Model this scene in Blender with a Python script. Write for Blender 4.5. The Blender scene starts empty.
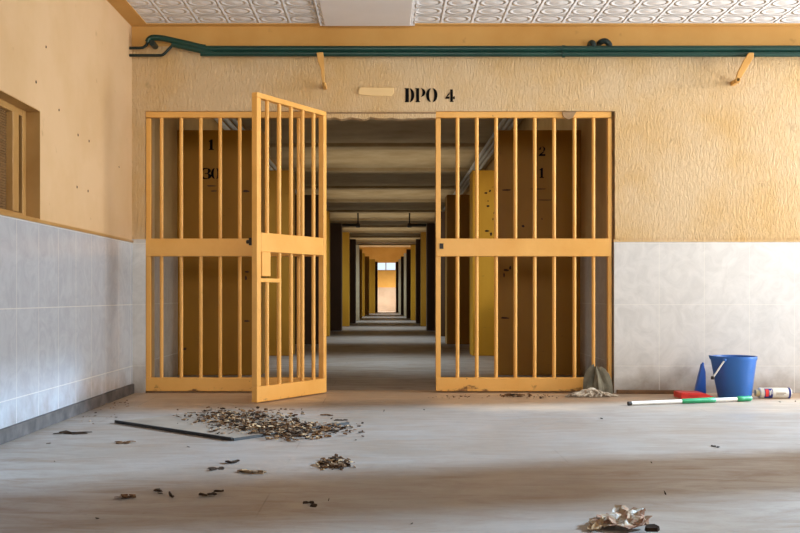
import bpy, bmesh, math, random
from mathutils import Vector, Matrix, noise as mnoise
random.seed(7)
scene = bpy.context.scene
C = scene.collection
PI = math.pi
F = 990.0; VX = 386.0; VY = 296.0; CZ = 0.713
D = 7.28

def wx(px, y): return (px - VX) * y / F
def wz(py, y): return CZ + (VY - py) * y / F
def srgb(r, g, b):
    def f(c):
        c /= 255.0
        return c / 12.92 if c <= 0.04045 else ((c + 0.055) / 1.055) ** 2.4
    return (f(r), f(g), f(b), 1.0)

# ------------------------------------------------------------------ materials
class NT:
    def __init__(self, name):
        m = bpy.data.materials.new(name); m.use_nodes = True
        self.m = m; self.t = m.node_tree; self.n = self.t.nodes
        self.b = self.n['Principled BSDF']
    def add(self, kind, **kw):
        nd = self.n.new(kind)
        for k, v in kw.items(): setattr(nd, k, v)
        return nd
    def link(self, a, b): self.t.links.new(a, b)
    def math(self, op, a, b=None, clamp=False):
        nd = self.add('ShaderNodeMath', operation=op); nd.use_clamp = clamp
        for i, v in enumerate((a, b)):
            if v is None: continue
            if isinstance(v, (int, float)): nd.inputs[i].default_value = v
            else: self.link(v, nd.inputs[i])
        return nd.outputs[0]
    def pos(self):
        g = self.add('ShaderNodeNewGeometry'); return g.outputs['Position']
    def objco(self):
        return self.add('ShaderNodeTexCoord').outputs['Object']
    def sep(self, v):
        s = self.add('ShaderNodeSeparateXYZ'); self.link(v, s.inputs[0]); return s.outputs
    def scale(self, v, s):
        mp = self.add('ShaderNodeMapping'); mp.inputs['Scale'].default_value = s
        self.link(v, mp.inputs['Vector']); return mp.outputs[0]
    def noise(self, v, sc, detail=4, rough=0.55, dist=0.0):
        nd = self.add('ShaderNodeTexNoise'); nd.inputs['Scale'].default_value = sc
        nd.inputs['Detail'].default_value = detail; nd.inputs['Roughness'].default_value = rough
        nd.inputs['Distortion'].default_value = dist
        self.link(v, nd.inputs['Vector']); return nd.outputs['Fac']
    def ramp(self, f, stops):
        r = self.add('ShaderNodeValToRGB'); e = r.color_ramp.elements
        while len(e) < len(stops): e.new(0.5)
        for i, (p, c) in enumerate(stops):
            e[i].position = p; e[i].color = c if len(c) == 4 else (*c, 1)
        self.link(f, r.inputs[0]); return r.outputs[0]
    def mix(self, f, a, b, blend='MIX'):
        nd = self.add('ShaderNodeMix', data_type='RGBA', blend_type=blend)
        for i, v in ((0, f), (6, a), (7, b)):
            if isinstance(v, (int, float)): nd.inputs[i].default_value = v
            elif isinstance(v, tuple): nd.inputs[i].default_value = v
            else: self.link(v, nd.inputs[i])
        return nd.outputs[2]
    def bump(self, h, dist, strength=1.0):
        nd = self.add('ShaderNodeBump'); nd.inputs['Distance'].default_value = dist
        nd.inputs['Strength'].default_value = strength
        self.link(h, nd.inputs['Height']); self.link(nd.outputs[0], self.b.inputs['Normal'])
    def set(self, color=None, rough=None, metal=None, spec=None):
        if color is not None:
            if isinstance(color, tuple): self.b.inputs['Base Color'].default_value = color
            else: self.link(color, self.b.inputs['Base Color'])
        if rough is not None:
            if isinstance(rough, (int, float)): self.b.inputs['Roughness'].default_value = rough
            else: self.link(rough, self.b.inputs['Roughness'])
        if metal is not None: self.b.inputs['Metallic'].default_value = metal
        if spec is not None: self.b.inputs['Specular IOR Level'].default_value = spec
        return self.m

BW = lambda v: (v, v, v, 1)

def mat_plaster(name, base, dark, streak=True, depth=0.006):
    t = NT(name); p = t.pos()
    big = t.noise(p, 1.7, 5, 0.6)
    sm = t.noise(p, 14, 4, 0.6)
    col = t.mix(t.ramp(big, [(0.40, BW(0)), (0.72, BW(1))]), base, dark)
    spots = t.ramp(t.noise(p, 9, 3, 0.5), [(0.70, BW(0)), (0.76, BW(1))])
    col = t.mix(t.math('MULTIPLY', spots, 0.25), col, srgb(120, 85, 45))
    t.set(col, 0.72, spec=0.3)
    if streak:
        v = t.scale(p, (74, 74, 20))
        s1 = t.noise(v, 1.0, 4, 0.68, 0.9)
        s2 = t.noise(t.scale(p, (150, 150, 70)), 1.0, 2, 0.5)
        h = t.math('ADD', t.math('MULTIPLY', t.ramp(s1, [(0.38, BW(0)), (0.68, BW(1))]), 1.0), t.math('MULTIPLY', s2, 0.35))
        t.bump(h, depth, 1.0)
    else:
        t.bump(t.math('ADD', t.math('MULTIPLY', big, 1.0), t.math('MULTIPLY', sm, 0.25)), depth, 0.6)
    return t.m

def mat_tiles(name, axis, off, w, base=srgb(214, 211, 208), zo=0.20, zh=0.45, rough=0.14):
    t = NT(name); p = t.pos(); s = t.sep(p)
    u = s[{'x': 0, 'y': 1}[axis]]
    def joint(c, o, pitch, wd):
        f = t.math('FRACT', t.math('DIVIDE', t.math('SUBTRACT', c, o - 50 * pitch), pitch))
        a = t.math('ABSOLUTE', t.math('SUBTRACT', f, 0.5))
        return t.math('GREATER_THAN', a, 0.5 - wd / pitch / 2)
    j = t.math('MAXIMUM', joint(u, off, w, 0.005), joint(s[2], zo, zh, 0.005))
    vein = t.noise(p, 7, 6, 0.65, 1.4)
    col = t.mix(t.ramp(vein, [(0.34, BW(0)), (0.62, BW(1))]), tuple(c*0.86 for c in base[:3]) + (1,), base)
    # grime splashed up from the floor
    gz = t.ramp(t.math('SUBTRACT', t.math('MULTIPLY', t.noise(p, 5, 5, 0.6), 0.42), s[2]), [(0.0, BW(0)), (0.22, BW(1))])
    col = t.mix(t.math('MULTIPLY', gz, 0.65), col, srgb(120, 98, 76))
    col = t.mix(t.math('MULTIPLY', j, 0.55), col, srgb(228, 224, 216))
    r = t.math('ADD', t.math('MULTIPLY', t.noise(p, 4, 4, 0.6), 0.22), rough - 0.06)
    t.set(col, r, spec=0.5)
    t.bump(t.math('SUBTRACT', t.math('MULTIPLY', t.noise(p, 2.2, 2, 0.5), 0.6), t.math('MULTIPLY', j, 0.5)), 0.004, 0.5)
    return t.m

def mat_floor():
    t = NT('concrete floor'); p = t.pos(); s = t.sep(p)
    a = t.noise(p, 0.9, 6, 0.62, 0.4)
    b = t.noise(t.scale(p, (1.6, 5, 1)), 1.6, 6, 0.7, 0.6)
    c = t.noise(p, 38, 4, 0.7)
    col = t.mix(t.ramp(a, [(0.34, BW(0)), (0.66, BW(1))]), srgb(140, 126, 114), srgb(156, 148, 142))
    col = t.mix(t.ramp(b, [(0.44, BW(0)), (0.70, BW(0.7))]), col, srgb(132, 108, 88))
    col = t.mix(t.ramp(c, [(0.58, BW(0)), (0.76, BW(0.45))]), col, srgb(88, 74, 62))
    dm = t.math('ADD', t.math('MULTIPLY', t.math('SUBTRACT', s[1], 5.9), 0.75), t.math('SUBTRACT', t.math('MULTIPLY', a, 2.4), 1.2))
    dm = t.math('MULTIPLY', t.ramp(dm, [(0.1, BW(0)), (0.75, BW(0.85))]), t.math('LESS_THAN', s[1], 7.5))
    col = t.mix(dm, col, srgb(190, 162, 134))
    def joint(cc, o, pitch, wd):
        f = t.math('FRACT', t.math('DIVIDE', t.math('SUBTRACT', cc, o - 50 * pitch), pitch))
        return t.math('GREATER_THAN', t.math('ABSOLUTE', t.math('SUBTRACT', f, 0.5)), 0.5 - wd / pitch / 2)
    j = t.math('MAXIMUM', joint(s[0], 0.78, 1.2, 0.006), joint(s[1], 4.1, 1.2, 0.006))
    jn = t.ramp(t.noise(p, 2.0, 3, 0.6), [(0.5, BW(0)), (0.6, BW(0.6))])
    col = t.mix(t.math('MULTIPLY', j, jn), col, srgb(96, 82, 70))
    r = t.ramp(b, [(0.35, BW(0.34)), (0.7, BW(0.62))])
    t.set(col, r, spec=0.45)
    t.bump(t.math('ADD', t.math('MULTIPLY', c, 0.4), t.math('MULTIPLY', t.noise(p, 9, 4, 0.6), 0.6)), 0.004, 0.5)
    return t.m

def mat_ceiling():
    t = NT('embossed ceiling panels'); p = t.pos(); s = t.sep(p)
    def cell(c, o, pitch):
        return t.math('SUBTRACT', t.math('FRACT', t.math('DIVIDE', t.math('SUBTRACT', c, o - 60 * pitch), pitch)), 0.5)
    u = cell(s[0], -0.48, 0.22); v = cell(s[1], 7.2, 0.2)
    r = t.math('SQRT', t.math('ADD', t.math('MULTIPLY', u, u), t.math('MULTIPLY', v, v)))
    ring = t.ramp(t.math('ABSOLUTE', t.math('SUBTRACT', r, 0.38)), [(0.02, BW(1)), (0.085, BW(0))])
    dome = t.ramp(r, [(0.0, BW(0.8)), (0.3, BW(0))])
    edge = t.ramp(t.math('MAXIMUM', t.math('ABSOLUTE', u), t.math('ABSOLUTE', v)), [(0.43, BW(0)), (0.485, BW(1))])
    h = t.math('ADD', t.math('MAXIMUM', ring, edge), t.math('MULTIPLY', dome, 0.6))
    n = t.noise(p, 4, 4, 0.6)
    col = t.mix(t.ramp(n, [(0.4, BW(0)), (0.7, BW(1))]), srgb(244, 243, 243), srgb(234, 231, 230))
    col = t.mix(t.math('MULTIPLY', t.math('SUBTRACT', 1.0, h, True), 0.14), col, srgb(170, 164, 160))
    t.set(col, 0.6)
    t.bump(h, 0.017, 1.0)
    return t.m

def mat_paint(name, base, worn, rough=0.42, rust=srgb(84, 46, 20), amount=0.72, zrust=False):
    t = NT(name); p = t.pos()
    n = t.noise(p, 3.5, 5, 0.6)
    col = t.mix(t.ramp(n, [(0.35, BW(0)), (0.75, BW(1))]), base, worn)
    ch = t.noise(p, 22, 5, 0.7)
    col = t.mix(t.ramp(ch, [(amount, BW(0)), (amount + 0.05, BW(0.85))]), col, rust)
    if zrust:
        zz = t.sep(p)[2]
        low = t.ramp(t.math('ADD', t.math('MULTIPLY', t.noise(t.scale(p, (9, 9, 14)), 1.0, 5, 0.65), 0.34), t.math('MULTIPLY', zz, -1.0)), [(0.165, BW(0)), (0.2, BW(0.9))])
        col = t.mix(low, col, rust)
    t.set(col, rough, spec=0.4)
    t.bump(t.math('ADD', ch, t.math('MULTIPLY', n, 0.5)), 0.0015, 0.5)
    return t.m

def mat_panel(name, base, worn):
    t = NT(name); p = t.pos()
    n = t.noise(t.scale(p, (1.4, 1.4, 0.6)), 2.0, 5, 0.6)
    col = t.mix(t.ramp(n, [(0.35, BW(0)), (0.7, BW(1))]), base, worn)
    sc = t.noise(t.scale(p, (3, 3, 14)), 2.2, 4, 0.7)
    col = t.mix(t.ramp(sc, [(0.66, BW(0)), (0.72, BW(0.6))]), col, srgb(58, 36, 14))
    t.set(col, 0.5, spec=0.3)
    return t.m

def mat_simple(name, col, rough=0.5, var=0.25, scale=12, metal=0.0, dark=None, bump=0.0):
    t = NT(name); p = t.objco()
    n = t.noise(p, scale, 4, 0.6)
    d = dark if dark else tuple(c * (1 - var) for c in col[:3]) + (1,)
    t.set(t.mix(t.ramp(n, [(0.35, BW(0)), (0.68, BW(1))]), col, d), rough, metal, 0.12 if rough > .84 else None)
    if bump: t.bump(n, bump, 0.7)
    return t.m

M = {}
M['front'] = mat_plaster('combed ochre plaster', srgb(217, 188, 147), srgb(210, 170, 110), True, 0.0065)
M['left'] = mat_plaster('smooth cream plaster', srgb(209, 177, 137), srgb(200, 166, 122), False, 0.008)
M['band'] = mat_plaster('smooth ochre band', srgb(206, 160, 92), srgb(194, 144, 74), False, 0.004)
M['room'] = mat_plaster('cream room plaster', srgb(224, 188, 126), srgb(212, 172, 104), False, 0.004)
M['tile_f'] = mat_tiles('front wall tiles', 'x', wx(659, D), 0.331)
M['tile_l'] = mat_tiles('left wall tiles', 'y', 4.985, 0.318, srgb(180, 185, 193))
M['tile_j'] = mat_tiles('jamb tiles', 'y', 7.58, 0.34, srgb(200, 192, 180))
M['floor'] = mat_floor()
M['ceil'] = mat_ceiling()
M['ceil_flat'] = mat_simple('flat ceiling cover', srgb(226, 220, 216), 0.5, 0.06, 3)
M['ceil_c'] = mat_plaster('corridor ceiling', srgb(212, 190, 150), srgb(186, 160, 116), False, 0.004)
M['gate'] = mat_paint('ochre gate paint', srgb(230, 174, 92), srgb(220, 159, 74), amount=0.69, zrust=True)
M['panel'] = mat_panel('mustard partition paint', srgb(196, 142, 36), srgb(184, 128, 26))
M['panel_d'] = mat_panel('shaded partition paint', srgb(166, 116, 26), srgb(150, 102, 20))  # darker copy of the mustard paint, shade put into its colour
M['panel_k'] = mat_panel('deep shade and scuff paint', srgb(84, 58, 34), srgb(70, 46, 26))  # darkest copy, partition shade put into the colour; also colours scuffs
M['cream'] = mat_plaster('cream edge paint', srgb(206, 186, 150), srgb(190, 168, 130), False, 0.002)
M['side'] = mat_plaster('corridor side wall', srgb(196, 160, 104), srgb(170, 132, 76), False, 0.003)
M['end'] = mat_plaster('end wall orange', srgb(236, 184, 96), srgb(226, 168, 80), False, 0.003)
M['end_low'] = mat_plaster('end wall lower', srgb(216, 192, 168), srgb(200, 172, 146), False, 0.003)
M['stone'] = mat_simple('grey stone skirting', srgb(88, 80, 76), 0.7, 0.5, 8, dark=srgb(44, 38, 35), bump=0.004)
M['brown'] = mat_paint('brown window paint', srgb(180, 140, 84), srgb(160, 118, 62))
M['slatb'] = mat_simple('brown blind', srgb(120, 88, 48), 0.6, 0.2, 6)
M['black'] = mat_simple('black paint', srgb(11, 10, 9), 0.88, 0.2)
M['dark'] = mat_simple('dark void board', srgb(30, 22, 15), 0.8, 0.3)
M['green'] = mat_paint('dark green pipe paint', srgb(20, 62, 52), srgb(14, 48, 41), 0.32, srgb(12, 36, 30), 0.74)
M['greend'] = mat_paint('blackish green pipe paint', srgb(14, 36, 32), srgb(10, 28, 25), 0.4, srgb(30, 22, 14), 0.74)
M['bracket'] = mat_paint('ochre bracket paint', srgb(216, 166, 92), srgb(190, 136, 64), 0.6)
M['plaque'] = mat_simple('painted plaque', srgb(222, 188, 132), 0.45, 0.06, 6)
M['bucket'] = mat_simple('blue plastic', srgb(46, 108, 190), 0.36, 0.12, 3)
M['blue'] = mat_simple('deep blue plastic', srgb(22, 84, 176), 0.4, 0.12, 6)
M['navy'] = mat_simple('navy print', srgb(34, 46, 128), 0.5, 0.1)
M['white'] = mat_simple('dirty white plastic', srgb(226, 222, 212), 0.45, 0.1, 8)
M['yellowish'] = mat_simple('yellowed cap plastic', srgb(226, 206, 158), 0.5, 0.12, 8)
M['red'] = mat_simple('red plastic', srgb(232, 52, 46), 0.4, 0.15, 8)
M['grn'] = mat_simple('green plastic', srgb(30, 146, 92), 0.45, 0.15, 10)
M['cloth'] = mat_simple('grey rag', srgb(126, 120, 104), 0.9, 0.4, 14, bump=0.004)
M['string'] = mat_simple('mop string', srgb(214, 204, 188), 0.9, 0.4, 30, dark=srgb(120, 100, 80))
M['wood'] = mat_simple('weathered wood', srgb(124, 88, 54), 0.7, 0.35, 16)
M['board'] = mat_simple('dusty board', srgb(142, 126, 110), 0.75, 0.25, 5, dark=srgb(122, 104, 88))
M['boarde'] = mat_simple('board dark edge', srgb(44, 38, 34), 0.8, 0.4, 20)
M['chip_a'] = mat_simple('brown flakes', srgb(118, 82, 50), 0.95, 0.5, 9, dark=srgb(66, 48, 36))
M['chip_b'] = mat_simple('pale flakes', srgb(172, 140, 104), 0.95, 0.4, 9, dark=srgb(128, 106, 86))
M['chip_d'] = mat_simple('dark scrap', srgb(60, 44, 32), 0.95, 0.4, 14)
M['metal'] = mat_simple('dull metal', srgb(50, 46, 42), 0.5, 0.3, 20, 0.6)
M['conduit'] = mat_simple('pale conduit paint', srgb(222, 222, 216), 0.4, 0.08, 5)
M['slat'] = mat_simple('louvre slat', srgb(170, 172, 168), 0.3, 0.1, 5)
M['lampm'] = mat_simple('dark lamp metal', srgb(38, 32, 26), 0.6, 0.3)
def mat_scrap():
    t = NT('crumpled scrap'); p = t.objco()
    n = t.noise(p, 13, 3, 0.6, 0.8)
    col = t.ramp(n, [(0.36, srgb(206, 200, 194)), (0.44, srgb(168, 148, 124)), (0.55, srgb(150, 108, 84)), (0.68, srgb(92, 82, 70))])
    t.set(col, 0.9, spec=0.15); t.bump(t.noise(p, 60, 3, 0.6), 0.003, 0.6)
    return t.m
M['scrap'] = mat_scrap()

# ------------------------------------------------------------------ mesh helpers
class MB:
    def __init__(self): self.bm = bmesh.new()
    def box(self, x0, x1, y0, y1, z0, z1):
        v = [self.bm.verts.new(c) for c in ((x0,y0,z0),(x1,y0,z0),(x1,y1,z0),(x0,y1,z0),(x0,y0,z1),(x1,y0,z1),(x1,y1,z1),(x0,y1,z1))]
        for f in ((0,3,2,1),(4,5,6,7),(0,1,5,4),(1,2,6,5),(2,3,7,6),(3,0,4,7)): self.bm.faces.new([v[i] for i in f])
        return self
    def obox(self, c, ax, ay, az):
        c = Vector(c); ax = Vector(ax); ay = Vector(ay); az = Vector(az)
        v = [self.bm.verts.new(c + sx*ax + sy*ay + sz*az) for sx, sy, sz in ((-1,-1,-1),(1,-1,-1),(1,1,-1),(-1,1,-1),(-1,-1,1),(1,-1,1),(1,1,1),(-1,1,1))]
        for f in ((0,3,2,1),(4,5,6,7),(0,1,5,4),(1,2,6,5),(2,3,7,6),(3,0,4,7)): self.bm.faces.new([v[i] for i in f])
        return self
    def tube(self, pts, r, seg=12, cap=True):
        pts = [Vector(p) for p in pts]
        rs = r if isinstance(r, (list, tuple)) else [r] * len(pts)
        rings = []; up = None
        for i, p in enumerate(pts):
            t = (pts[min(i+1, len(pts)-1)] - pts[max(i-1, 0)]).normalized()
            if up is None: up = Vector((0,0,1)) if abs(t.z) < 0.9 else Vector((0,1,0))
            a = t.cross(up)
            if a.length < 1e-4: a = t.cross(Vector((1,0,0)))
            a.normalize(); b = a.cross(t).normalized(); up = b
            rings.append([self.bm.verts.new(p + rs[i]*(math.cos(2*PI*k/seg)*a + math.sin(2*PI*k/seg)*b)) for k in range(seg)])
        for i in range(len(rings)-1):
            for k in range(seg):
                self.bm.faces.new([rings[i][k], rings[i][(k+1)%seg], rings[i+1][(k+1)%seg], rings[i+1][k]])
        if cap:
            self.bm.faces.new(rings[0][::-1]); self.bm.faces.new(rings[-1])
        return self
    def lathe(self, prof, c=(0,0,0), seg=40, axis='z'):
        c = Vector(c); rings = []
        for r, h in prof:
            ring = []
            for k in range(seg):
                a = 2*PI*k/seg
                v = Vector((r*math.cos(a), r*math.sin(a), h))
                if axis == 'x': v = Vector((h, r*math.cos(a), r*math.sin(a)))
                ring.append(self.bm.verts.new(c + v))
            rings.append(ring)
        for i in range(len(rings)-1):
            for k in range(seg):
                self.bm.faces.new([rings[i][k], rings[i][(k+1)%seg], rings[i+1][(k+1)%seg], rings[i+1][k]])
        self.bm.faces.new(rings[0][::-1]); self.bm.faces.new(rings[-1])
        return self
    def prism(self, pts, d):
        """polygon of 3-D points pushed along the vector d"""
        d = Vector(d); n = len(pts)
        a = [self.bm.verts.new(Vector(p)) for p in pts]; b = [self.bm.verts.new(Vector(p) + d) for p in pts]
        self.bm.faces.new(a[::-1]); self.bm.faces.new(b)
        for i in range(n): self.bm.faces.new([a[i], a[(i+1)%n], b[(i+1)%n], b[i]])
        return self
    def chip(self, c, sx, sy, sz, yaw, tilt=0.0):
        k = random.randint(4, 6); c = Vector(c)
        rot = Matrix.Rotation(yaw, 3, 'Z') @ Matrix.Rotation(tilt, 3, 'X')
        ang = sorted(random.uniform(0, 2*PI) for _ in range(k))
        ang = [2*PI*i/k + random.uniform(-.3, .3) for i in range(k)]
        lo = []; hi = []
        for a in ang:
            q = random.uniform(.6, 1.0)
            e = Vector((sx*q*math.cos(a), sy*q*math.sin(a), random.uniform(-.3, .5)*sz))
            lo.append(self.bm.verts.new(c + rot @ e)); hi.append(self.bm.verts.new(c + rot @ (e*0.92 + Vector((0,0,sz)))))
        self.bm.faces.new(lo[::-1]); self.bm.faces.new(hi)
        for i in range(k): self.bm.faces.new([lo[i], lo[(i+1)%k], hi[(i+1)%k], hi[i]])
        return self
    def build(self, name, mat, parent=None, smooth=False, bevel=0.0, local=False):
        bm = self.bm
        bmesh.ops.recalc_face_normals(bm, faces=bm.faces)
        me = bpy.data.meshes.new(name)
        off = None
        if parent is None and not local:      # put the object's own origin at its base
            vs = bm.verts
            xs = [v.co.x for v in vs]; ys = [v.co.y for v in vs]; zs = [v.co.z for v in vs]
            off = Vector(((min(xs)+max(xs))/2, (min(ys)+max(ys))/2, min(zs)))
        elif parent is not None and not local:
            off = world_loc(parent)
        if off is not None: bmesh.ops.translate(bm, verts=bm.verts, vec=-off)
        bm.to_mesh(me); bm.free()
        if smooth:
            for p in me.polygons: p.use_smooth = True
        o = bpy.data.objects.new(name, me); C.objects.link(o)
        if parent is not None: o.parent = parent
        elif off is not None: o.location = off
        me.materials.append(mat)
        if bevel:
            md = o.modifiers.new('edge', 'BEVEL'); md.width = bevel; md.segments = 2; md.limit_method = 'ANGLE'
        if smooth:
            try:
                me.set_sharp_from_angle(angle=math.radians(40))
            except Exception: pass
        return o

def world_loc(o):
    v = Vector(o.location)
    while o.parent is not None:
        o = o.parent; v += Vector(o.location)
    return v
def tag(o, label, cat, group=None, kind=None):
    o['label'] = label; o['category'] = cat
    if group: o['group'] = group
    if kind: o['kind'] = kind
    return o
def thing(name, label, cat, loc, rz=0.0, group=None):
    o = bpy.data.objects.new(name, None); C.objects.link(o); o.empty_display_size = 0.1
    o.location = loc; o.rotation_euler = (0, 0, rz)
    return tag(o, label, cat, group)
def struct(name, mb, mat, parent=None, **kw):
    o = mb.build(name, mat, parent, **kw)
    if parent is None: o['kind'] = 'structure'
    return o

# ------------------------------------------------------------------ the room shell
XL = -1.868; XR = 4.2; YB = -2.0; HC = 2.698
OL = -1.772; OR = 1.684; OT = 2.073; WT = 0.30
CL = -1.885; CR = 1.76; CH = 2.98; YE = 46.0

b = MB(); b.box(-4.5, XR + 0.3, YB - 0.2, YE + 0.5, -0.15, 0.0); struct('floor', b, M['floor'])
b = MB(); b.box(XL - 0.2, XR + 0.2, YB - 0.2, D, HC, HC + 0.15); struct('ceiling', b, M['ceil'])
# front wall with the wide opening
b = MB()
b.box(XL - 0.2, OL, D, D + WT, 0, HC + 0.4); b.box(OR, XR + 0.2, D, D + WT, 0, HC + 0.4); b.box(OL, OR, D, D + WT, OT, HC + 0.4)
struct('wall_front', b, M['front'])
# tile cladding, 8 mm proud
b = MB(); b.box(OR - 0.008, XR, D - 0.008, D, 0, 1.11); struct('wall_front_tiling', b, M['tile_f'])
b = MB(); b.box(XL, OL + 0.006, D - 0.008, D, 0, 1.13); struct('wall_front_tiling', b, M['tile_f'])
b = MB(); b.box(OR - 0.008, OR, D, D + WT, 0, 1.11); struct('wall_front_jamb_tiling', b, M['tile_j'])
b = MB(); b.box(OR - 0.012, XR, D - 0.012, D, 1.11, 1.128); struct('trim_1', b, M['front'])
# left wall with its window opening
WY0, WY1, WZ0, WZ1 = 3.1, 5.345, 1.125, 1.712
b = MB()
b.box(XL - 0.2, XL, YB, WY0, 0, HC); b.box(XL - 0.2, XL, WY1, D, 0, HC)
b.box(XL - 0.2, XL, WY0, WY1, 0, WZ0); b.box(XL - 0.2, XL, WY0, WY1, WZ1, HC)
wl = struct('wall_left', b, M['left'])
b = MB()
b.box(XL, XL + 0.008, YB, D - 0.008, 0.0, 1.105); struct('wall_left_tiling', b, M['tile_l'])
b = MB(); b.box(XL, XL + 0.014, YB, D - 0.008, 1.105, 1.122); struct('trim_2', b, M['brown'])
b = MB(); b.box(XL + 0.008, XL + 0.026, YB, D - 0.03, 0, 0.072); struct('baseboard_left', b, M['stone'], bevel=0.004)
for (px, py, r) in ((78, 135, 0.009), (89, 141, 0.009), (77, 187, 0.009), (88, 191, 0.009), (59, 110, 0.008), (36, 82, 0.009), (46, 47, 0.008), (119, 167, 0.007)):
    y = F * -XL / (VX - px); z = wz(py, y)
    b = MB(); b.lathe([(r, -0.001), (r*0.9, 0.0015)], (XL, y, z), 10, 'x'); b.build('screw_hole', M['chip_d'], wl)
# right wall with two tall openings out of the frame, back wall
A0, A1 = 5.2, 7.1
B0, B1 = 1.4, 4.5
b = MB()
for y0, y1 in ((YB, B0), (B1, A0), (A1, D)): b.box(XR, XR + 0.2, y0, y1, 0, HC)
for y0, y1 in ((A0, A1), (B0, B1)): b.box(XR, XR + 0.2, y0, y1, 2.62, HC)
struct('wall_right', b, M['room'])
b = MB(); b.box(XL - 0.2, -1.2, YB - 0.2, YB, 0, HC); b.box(2.8, XR + 0.2, YB - 0.2, YB, 0, HC); b.box(-1.2, 2.8, YB - 0.2, YB, 0, 1.4); b.box(-1.2, 2.8, YB - 0.2, YB, 2.4, HC); struct('wall_back', b, M['room'])  # gap added in the unseen back wall for the fill light
# smooth bands at the top of the walls
b = MB(); b.box(XL, XR, D - 0.012, D, 2.548, HC); struct('trim_3', b, M['band'], bevel=0.003)
b = MB(); b.box(XL, XL + 0.125, YB, D - 0.012, HC - 0.006, HC); b.box(XL + 0.125, XR, D - 0.075, D - 0.012, HC - 0.006, HC)
struct('trim_4', b, M['band'])
# flat cover between the embossed panels
cp = thing('ceiling_panel', 'plain flat white ceiling panel among the embossed panels above the gateway', 'ceiling panel', (-0.135, 6.85, HC - 0.03))
b = MB(); b.box(-0.48, 0.21, 6.5, 7.195, HC - 0.022, HC - 0.002); b.build('frame', M['ceil'], cp, bevel=0.004)
b = MB(); b.box(-0.445, 0.175, 6.535, 7.17, HC - 0.03, HC - 0.004); b.build('cover', M['ceil_flat'], cp, bevel=0.004)

# window in the left wall
w = bpy.data.objects.new('window_1', None); C.objects.link(w); w.location = (XL - 0.08, (WY0 + WY1)/2, WZ0); w['kind'] = 'structure'
tag(w, 'brown framed window with a ribbed brown blind set in the left wall', 'window')
xo = XL - 0.085
b = MB()
b.box(xo - 0.1, XL + 0.001, WY1 - 0.004, WY1, WZ0, WZ1); b.box(xo - 0.1, XL + 0.001, WY0, WY1 - 0.004, WZ1 - 0.004, WZ1); b.box(xo - 0.1, XL + 0.001, WY0, WY1 - 0.004, WZ0, WZ0 + 0.004)
b.build('window_reveal', M['brown'], w)
b = MB()
b.box(xo - 0.05, xo + 0.012, 5.285, WY1 - 0.004, WZ0, WZ1); b.box(xo - 0.05, xo + 0.012, WY0, 5.285, WZ1 - 0.04, WZ1 - 0.004); b.box(xo - 0.05, xo + 0.012, WY0, 5.285, WZ0 + 0.004, WZ0 + 0.03)
b.build('window_frame', M['brown'], w, bevel=0.003)
b = MB(); b.box(xo - 0.04, xo + 0.02, 5.13, 5.215, WZ0 + 0.03, WZ1 - 0.04); b.build('window_sash', M['brown'], w, bevel=0.004)
b = MB()
n = 38; zz0 = WZ0 + 0.03; hh = (WZ1 - 0.04 - zz0)/n
for i in range(n):
    b.obox((xo - 0.02, (WY0 + 5.13)/2, zz0 + (i + .5)*hh), (0.006, 0, 0.003), (0, (5.13 - WY0)/2, 0), (-0.002, 0, hh*0.42))
b.build('window_blind', M['slatb'], w)
b = MB(); b.box(xo - 0.1, xo - 0.05, WY0, WY1 - 0.004, WZ0 + 0.004, WZ1 - 0.004); b.build('window_backing', M['dark'], w)

# ------------------------------------------------------------------ corridor beyond the gateway
def side_wall(xa, xb, name, bays):
    b = MB(); y = D + WT
    lo, hi, top0, top1 = 0.0, 0.0, 2.42, 2.80
    for (y0, y1, big) in bays:
        b.box(xa, xb, y, y0, 0, CH)
        if big:
            b.box(xa, xb, y0, y1, 0, 0.75); b.box(xa, xb, y0, y1, 2.24, CH)
        else:
            b.box(xa, xb, y0, y1, 0, top0); b.box(xa, xb, y0, y1, top1, CH)
        y = y1
    b.box(xa, xb, y, YE, 0, CH)
    struct(name, b, M['side'])
ZK = [8.93 + 2.85*i for i in range(13)]
TH = 0.42
bays_l = []
for i in range(12):
    y0, y1 = ZK[i] + TH + 0.15, ZK[i+1] - 0.12
    if i % 2 == 0: bays_l.append((y0, y1, True))
bays_l.append((ZK[12] + TH + .2, YE - 0.2, True))
side_wall(CL - 0.15, CL, 'wall_corridor_left', bays_l)
side_wall(CR, CR + 0.15, 'wall_corridor_right', bays_l)
# tiled feet of the side walls next to the gate
b = MB(); b.box(CL, CL + 0.008, D + WT, ZK[0], 0, 1.11); struct('wall_corridor_left_tiling', b, M['tile_j'])
b = MB(); b.box(CR - 0.008, CR, D + WT, ZK[0], 0, 1.11); struct('wall_corridor_right_tiling', b, M['tile_j'])
b = MB(); b.box(CL - 0.15, CR + 0.15, D + WT, YE, CH, CH + 0.15); struct('ceiling_corridor', b, M['ceil_c'])
b = MB()
for i in range(13): b.box(CL, CR, ZK[i] + 0.06, ZK[i] + 0.36, CH - 0.05, CH)
struct('ceiling_beam', b, M['ceil_c'])
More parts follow.
